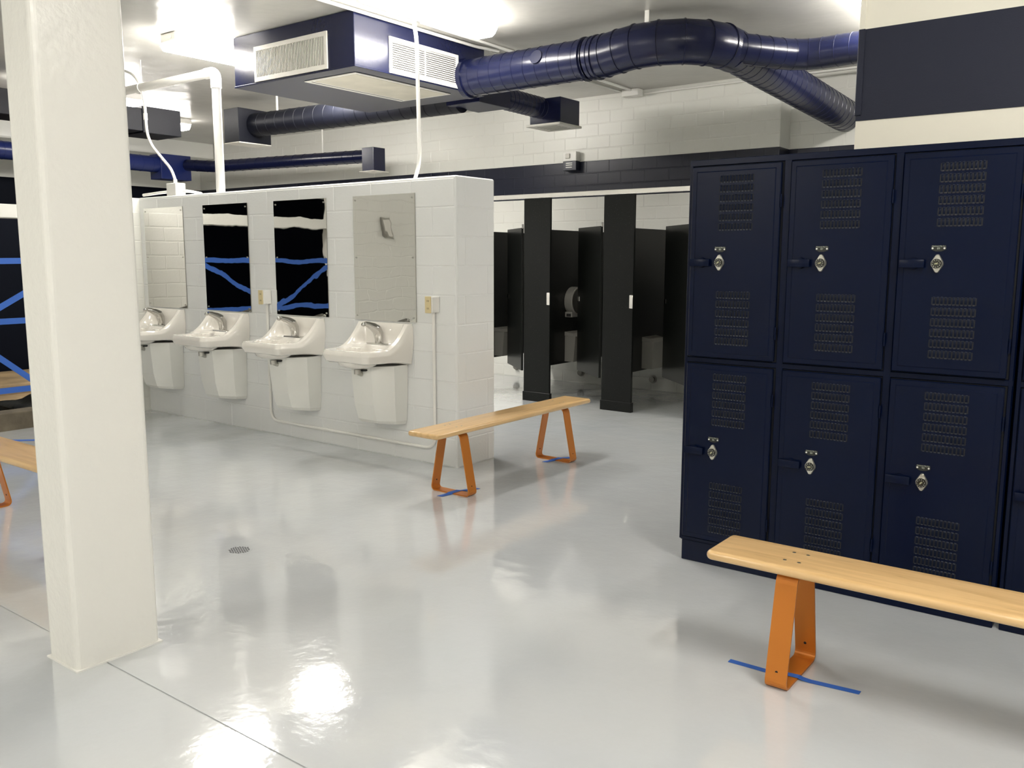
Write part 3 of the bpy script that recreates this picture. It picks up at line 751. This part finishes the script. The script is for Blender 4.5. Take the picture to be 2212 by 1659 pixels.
# ------------------------------------------------------------------ lockers
LY = 3.81
PITCH = 0.4555
def vent_meshes():
    W, Hh = 0.158, 0.255; rows, cols = 6, 11
    back = MB(); bars = MB()
    rp = Hh/rows; cp_ = W/cols
    for r in range(rows):
        z0 = r*rp+0.006; z1 = (r+1)*rp-0.006
        back.box(-W/2-.002, W/2+.002, -0.0006, -0.0002, z0, z1)
        for c in range(cols):
            x = -W/2+cp_*(c+.5); hw = 0.0042; d = 0.0042
            # bridge louvre: raised bar with sloped rounded ends
            prof = [(z0-.002, 0.0), (z0+.001, -d*.6), (z0+.004, -d), (z1-.004, -d), (z1-.001, -d*.6), (z1+.002, 0.0)]
            vs = []; fs = []
            for (z, y) in prof:
                vs += [(x-hw, y*.75-.0002, z), (x, y-.0004, z), (x+hw, y*.75-.0002, z)]
            for k in range(len(prof)-1):
                fs = [(k*3, k*3+1, k*3+4, k*3+3), (k*3+1, k*3+2, k*3+5, k*3+4)]
                bars.add(vs, fs, 2 if k in (0, 1, len(prof)-2) else 0, True)
    bars.add(back.v, back.f, 1)
    return bars.mesh('louver_vent', ['louver', 'lockerdark', 'louverglint'])
VENT = vent_meshes()
def door_mesh(w_, h_):
    mb = MB(); fr = 0.022; d = 0.020
    # pan door: flange border, fine groove, face slightly proud
    mb.bbox(0, w_, -d, 0, 0, h_, 0.003, 1)
    mb.add([(fr, -d-.0002, fr), (w_-fr, -d-.0002, fr), (w_-fr, -d-.0002, h_-fr), (fr, -d-.0002, h_-fr),
            (fr+.004, -d-.0022, fr+.004), (w_-fr-.004, -d-.0022, fr+.004), (w_-fr-.004, -d-.0022, h_-fr-.004), (fr+.004, -d-.0022, h_-fr-.004)],
           [(4,5,6,7),(0,1,5,4),(1,2,6,5),(2,3,7,6),(3,0,4,7)])
    return mb.mesh('door', 'locker')
DW = 0.418
DU = door_mesh(DW, 0.872); DL = door_mesh(DW, 0.850)
def lock_meshes():
    c = MB(); n = 40; prof = []
    for k in range(n):
        a = 2*PI*(k+.5)/n; ca, sa = math.cos(a), math.sin(a)
        cz, r_ = (0.0, 0.0232) if 0.0232 >= 0.0095+0.0270*abs(sa) else (math.copysign(0.0270, sa), 0.0095)
        prof.append((r_*ca, cz+r_*sa))
    vs = [(x, 0, z) for x, z in prof]+[(x, -0.006, z) for x, z in prof]+[(x*.9, -0.009, z*.92) for x, z in prof]
    fs = [(k, (k+1) % n, n+(k+1) % n, n+k) for k in range(n)]+[(n+k, n+(k+1) % n, 2*n+(k+1) % n, 2*n+k) for k in range(n)]+[list(range(2*n, 3*n))]
    c.add(vs, fs)
    c.cyl((0, -0.006, 0), (0, -0.015, 0), 0.0215, 32, r2=0.0205)
    case = c.mesh('lock_case', 'silverlock')
    dl = MB().cyl((0, -0.015, 0), (0, -0.021, 0), 0.0195, 32, r2=0.0180).mesh('lock_dial', 'dial')
    tk = MB()
    for k in range(10):
        a = 2*PI*k/10; x, z = 0.0140*math.cos(a), 0.0140*math.sin(a)
        tk.box(x-.0011, x+.0011, -0.0215, -0.0208, z-.0014, z+.0014)
    tkm = tk.mesh('dial_marks', 'print')
    cr = MB()
    cr.box(-.0022, .0022, -0.0218, -0.0208, -.0024, .0024)
    for s in (-1, 1):
        cr.box(s*.0055-.0006, s*.0055+.0006, -0.0218, -0.0208, -.0028, .0028); cr.box(s*.0048-.0012, s*.0048+.0006, -0.0218, -0.0208, s*.0028-.0006, s*.0028+.0006)
    return case, dl, tkm, cr.mesh('dial_crest', 'dialprint')
LK = lock_meshes()
def latch_mesh():
    mb = MB().bbox(-0.048, 0.048, -0.020, -0.004, -0.017, 0.017, 0.003, 2, sm=False)
    mb.cyl((0.004, 0, 0), (0.004, -0.013, 0), 0.025, 24, r2=0.022)
    mb.bbox(-0.044, 0.044, -0.006, 0.0, -0.012, 0.012, 0.001)
    return mb.mesh('latch_handle', 'locker')
LAT = latch_mesh()
PLM = MB().prism([(-0.0275, 0.004), (-0.0275, -0.006), (-0.010, -0.0135), (0.010, -0.0135), (0.0275, -0.006), (0.0275, 0.004), (0.025, 0.0105), (-0.025, 0.0105)], 'y', -0.0014, 0).mesh('number_plate', 'plate')
RV = MB().cyl((-0.0215, -0.0014, 0), (-0.0215, -0.0032, 0), 0.0036, 12).cyl((0.0215, -0.0014, 0), (0.0215, -0.0032, 0), 0.0036, 12).mesh('plate_rivets', 'rivet')
TX1 = text_mesh('plate_text', 'National Mfg Co', 0.0070)
HNG = MB().cyl((0, 0, 0), (0, 0, 0.055), 0.0042, 10).mesh('hinge', 'locker')
def add_door(parent, mesh, x, z, num, upper, label):
    d = obj('locker_door', mesh, parent, (x, 0.006, z), label=label)
    cx = DW/2+0.008; front = -0.0222
    if upper: zz = [0.578, 0.058]; lz = 0.439; pz = 0.500
    else: zz = [0.558, 0.038]; lz = 0.435; pz = 0.496
    for z_ in zz: obj('louver_vent', VENT, d, (cx, front, z_), kind='stuff')
    obj('latch_handle', LAT, d, (0.056, front, lz))
    lx = 0.148
    for nm, me in zip(('lock_case', 'lock_dial', 'dial_marks', 'dial_crest'), LK):
        r_ = random.uniform(-.9, .9) if nm in ('dial_crest', 'dial_marks') else 0
        obj(nm, me, d, (lx, front, lz), (0, r_, 0))
    obj('number_plate', PLM, d, (lx+.001, front, pz)); obj('plate_rivets', RV, d, (lx+.001, front, pz-.001))
    obj('plate_text', TX1, d, (lx+.001, front-.0016, pz+.0072), (PI/2, 0, 0))
    tn = text_mesh('plate_number', num, 0.0115); obj('plate_number', tn, d, (lx+.001, front-.0016, pz-.002), (PI/2, 0, 0))
    for z_ in (0.10, 0.68): obj('hinge', HNG, d, (DW+.004, -0.020, z_))
def locker_bank(x, ncol, nums, label):
    t = thing('locker_bank', label, 'locker', (x, LY, 0), 0, 'navy two-tier lockers along the right wall')
    W = ncol*PITCH+0.012; D = 0.43
    b = MB()
    b.bbox(0, W, 0.012, D, 0.10, 1.913, 0.003)               # carcass
    # face frame
    b.bbox(0, W, 0.0, 0.014, 1.889, 1.917, 0.002); b.bbox(0, W, 0.0, 0.014, 0.108, 0.124, 0.002)
    for k in range(ncol+1):
        xx = k*PITCH; wd = 0.031 if 0 < k < ncol else 0.016
        x0_ = xx-.0095 if 0 < k < ncol else (0 if k == 0 else W-.018)
        b.bbox(x0_, x0_+wd, 0.0005, 0.014, 0.109, 1.905, 0.002)
    b.bbox(0.0, W, 0.001, 0.014, 0.983, 1.007, 0.002)
    build('locker_body', b, 'locker', t)
    # dark reveals behind the door edges
    g_ = MB()
    for k in range(ncol):
        xa = k*PITCH+(0.0215 if k else 0.0165)
        for z0, z1 in ((0.125, 0.982), (1.008, 1.888)): g_.box(xa, xa+DW+.012, 0.0095, 0.0117, z0, z1)
    build('door_reveal', g_, 'lockerdark', t)
    build('base_plinth', MB().bbox(0.008, W-.004, 0.012, D, 0.0, 0.104, 0.003), 'locker', t)
    for k in range(ncol):
        xa = k*PITCH+0.0245 if k else 0.0195
        pos = ('left', 'middle', 'right')[k] if ncol == 3 else 'left'
        add_door(t, DU, xa, 1.012, nums[k][0], True, 'upper %s navy locker door' % pos)
        add_door(t, DL, xa, 0.129, nums[k][1], False, 'lower %s navy locker door' % pos)
    return t
locker_bank(-1.838, 3, [('85', '86'), ('87', '88'), ('89', '90')], 'navy bank of six louvered lockers behind the near bench')
locker_bank(-0.449, 3, [('91', '92'), ('93', '94'), ('95', '96')], 'navy locker bank cut off by the right edge of the photo')

# ------------------------------------------------------------------ benches
def bench_parts():
    L, W, T, HT = 1.73, 0.243, 0.034, 0.43
    bm = bmesh.new(); bmesh.ops.create_cube(bm, size=1)
    for v in bm.verts: v.co = Vector((v.co.x*L, v.co.y*W, HT-T/2+v.co.z*T))
    es = [e for e in bm.edges if abs(e.verts[0].co.z-e.verts[1].co.z) > .01]
    bmesh.ops.bevel(bm, geom=es, offset=0.022, segments=4, affect='EDGES', profile=0.5)
    es = [e for e in bm.edges if abs(e.verts[0].co.z-e.verts[1].co.z) < .001]
    bmesh.ops.bevel(bm, geom=es, offset=0.0145, segments=4, affect='EDGES', profile=0.5)
    seat = MB().frombm(bm, 0, True).mesh('seat_board', 'wood')
    # strap loop in the YZ plane
    hb, ht, zt = 0.158, 0.082, HT-T-.0005
    corners = [(-hb, 0.0035), (hb, 0.0035), (ht, zt-.0035), (-ht, zt-.0035)]
    n = len(corners); path = []
    for i in range(n):
        c = Vector((*corners[i], 0)); a = Vector((*corners[i-1], 0)); b_ = Vector((*corners[(i+1) % n], 0))
        r = 0.034
        da = (a-c).normalized(); db = (b_-c).normalized()
        path += arc(c, c+da*r, c+db*r, 6)
    th = 0.0035; m_ = len(path); outer = []; inner = []
    for i in range(m_):
        t_ = (path[(i+1) % m_]-path[i-1]).normalized(); nn = Vector((t_.y, -t_.x, 0))
        outer.append(path[i]+nn*th); inner.append(path[i]-nn*th)
    hw = 0.0375; vs = []; fs = []
    for p_, q_ in zip(outer, inner):
        vs += [(-hw, p_.x, p_.y), (hw, p_.x, p_.y), (hw, q_.x, q_.y), (-hw, q_.x, q_.y)]
    for i in range(m_):
        a = i*4; b_ = ((i+1) % m_)*4
        for k in range(4): fs.append((a+k, a+(k+1) % 4, b_+(k+1) % 4, b_+k))
    leg = MB().add(vs, fs).mesh('leg', 'orange')
    bv = leg
    holes = MB()
    for s in (-1, 1):
        z = 0.062; y = hb-(hb-ht)*z/zt
        holes.cyl((0, s*(y+.0042), z), (0, s*(y-.0042), z), 0.0052, 10)
    hl = holes.mesh('bolt_hole', 'hole')
    bl = MB()
    for dx in (-0.025, 0.025):
        for dy in (-0.048, 0.048): bl.cyl((dx, dy, HT-.001), (dx, dy, HT+.0012), 0.0062, 12)
    return seat, leg, hl, bl.mesh('seat_bolts', 'steel')
BP = bench_parts()
def bench(x, y, rz, label):
    t = thing('locker_bench', label, 'bench', (x, y, 0), rz, 'maple benches on orange legs')
    s = obj('seat_board', BP[0], t)
    for k in (-0.575, 0.575):
        l = obj('leg', BP[1], t, (k, 0, 0)); obj('bolt_hole', BP[2], l)
        obj('seat_bolts', BP[3], s, (k, 0, 0))
    return t
bench(-0.40, 2.957, 0, 'maple bench on orange strap legs in front of the lockers, cut by right edge')
bench(-3.530, 4.648, PI/2, 'whole maple bench on orange strap legs by the sink wall end')
bench(-4.90, 2.092, 0, 'maple bench on orange legs at the left edge behind the column')

# ------------------------------------------------------------------ blue tape
def tape(path, w_, label, across):
    """flat ribbon following path; across = horizontal/any vector giving its width direction"""
    a = Vector(across).normalized()*w_/2; P_ = [Vector(p) for p in path]; q0 = P_[0].copy(); vs = []; fs = []
    up = Vector((0, 0, 0.0007)) if abs(a.z) < .3*w_ else Vector((0.0007, 0, 0))
    for p_ in P_:
        vs += [p_-q0-a, p_-q0+a, p_-q0+a+up, p_-q0-a+up]
    n = len(P_)
    for i in range(n-1):
        for k in range(4): fs.append((i*4+k, i*4+(k+1) % 4, i*4+4+(k+1) % 4, i*4+4+k))
    fs += [(0, 1, 2, 3), ((n-1)*4+3, (n-1)*4+2, (n-1)*4+1, (n-1)*4)]
    o = build('tape_strip', MB().add(vs, fs), 'tape'); o.location = q0
    return tag(o, label, 'tape')
zf = 0.0085
tape([(-1.19, 2.915, .001), (-1.03, 2.918, .001), (-1.012, 2.92, zf), (-0.938, 2.93, zf), (-0.925, 2.932, .004), (-0.90, 2.935, .001), (-0.735, 2.955, .001)], 0.027, 'blue tape strip across the foot of the near bench', (0, 1, 0))
tape([(-3.535, 3.945, .001), (-3.525, 4.02, .002), (-3.52, 4.037, zf), (-3.515, 4.11, zf), (-3.50, 4.13, .004), (-3.47, 4.24, .001)], 0.042, 'blue tape over the near foot of the middle bench', (1, 0.15, 0))
tape([(-3.545, 5.10, .001), (-3.53, 5.17, .002), (-3.52, 5.187, zf), (-3.51, 5.26, zf), (-3.50, 5.28, .004), (-3.46, 5.37, .001)], 0.042, 'blue tape over the far foot of the middle bench', (1, 0.15, 0))
tape([(-7.60, 2.92, .001), (-7.30, 3.19, .001), (-7.05, 3.42, .001)], 0.055, 'blue tape strip lying on the floor behind the left bench', (1, -1, 0))
TXX = -7.835
def t2(y0, z0, y1, z1, label, w_=0.05, sag=0.0):
    n = 6
    pts = [(TXX+(len(label) % 4)*0.0008, y0+(y1-y0)*k/n, z0+(z1-z0)*k/n-sag*math.sin(PI*k/n)) for k in range(n+1)]
    d = Vector((0, -(z1-z0), (y1-y0)))
    tape(pts, w_, label, d if d.length else (0, 0, 1))
t2(2.14, 1.425, 4.03, 1.445, 'topmost level blue tape strung across the shower opening')
t2(2.14, 0.93, 4.03, 0.935, 'middle level blue tape across the shower opening')
t2(2.14, 0.35, 4.03, 0.345, 'lowest level blue tape across the shower opening')
t2(3.05, 0.93, 3.95, 1.43, 'upper slanting blue tape rising across the dark shower opening', 0.05)
t2(2.20, 1.40, 3.03, 0.94, 'upper slanting blue tape at the near half of the shower opening', 0.05)
t2(3.0, 0.83, 3.95, 0.02, 'lower slanting blue tape falling across the shower opening', 0.05)
# black bag and hooks in the shower
bmx = bmesh.new(); bmesh.ops.create_icosphere(bmx, subdivisions=4, radius=1)
for v in bmx.verts:
    n_ = 0.16*math.sin(v.co.x*5+1)*math.cos(v.co.y*4)+0.08*math.sin(v.co.z*9+v.co.y*6)
    v.co = Vector((v.co.x*0.42*(1+n_), v.co.y*0.52*(1+n_), max(-0.25, v.co.z)*0.19*(1+n_)))
bg = build('dark_lump', MB().frombm(bmx, 0, True), 'lump'); bg.location = (-8.75, 4.02, -0.05)  # low black lumpy form set on the bare floor
tag(bg, 'slumped black bag on the bare floor of the shower', 'lump')
hk = MB()
hk.bbox(0, 0.02, -0.015, 0.015, 0, 0.05, 0.003); hk.tube([(0.02, 0, 0.03), (0.06, 0, 0.02), (0.07, 0, 0.05)], 0.006, 8)
for k, y in enumerate((3.0, 3.6, 4.2, 4.75, 4.95)):
    o = build('coat_hook', hk, 'steel'); o.location = (-12.0, y, 1.45)
    tag(o, 'small steel hook on the dark shower wall, %s' % ('farthest left', 'second from the left', 'middle one', 'second from the right', 'farthest right')[k], 'hook', 'hooks on the dark shower wall')
# small framed plate on the partition, seen in the right mirror
sg = thing('wall_switch_box', 'small grey framed box on the white partition, seen in the rightmost mirror', 'switch box', (-7.842, 1.33, 1.83))
build('box_body', MB().bbox(0, 0.06, -0.07, 0.07, -0.12, 0.12, 0.004), 'greybox', sg)
build('box_face', MB().bbox(0.0605, 0.066, -0.05, 0.05, -0.095, 0.095, 0.003), 'grille', sg)

# ------------------------------------------------------------------ floor drain
fd = thing('floor_drain', 'small round painted floor drain in the open floor', 'drain', (-3.67, 2.575, 0))
build('drain_plate', MB().cyl((0, 0, -0.002), (0, 0, 0.0012), 0.062, 32), 'floor', fd)
hl = MB()
for i in range(-4, 5):
    for j in range(-4, 5):
        x, y = i*0.0125, j*0.0125+(0.004 if i % 2 else 0)
        if x*x+y*y < 0.0028: hl.box(x-.0038, x+.0038, y-.0036, y+.0036, 0.0010, 0.0016)
build('drain_holes', hl, 'hole', fd, kind='stuff')
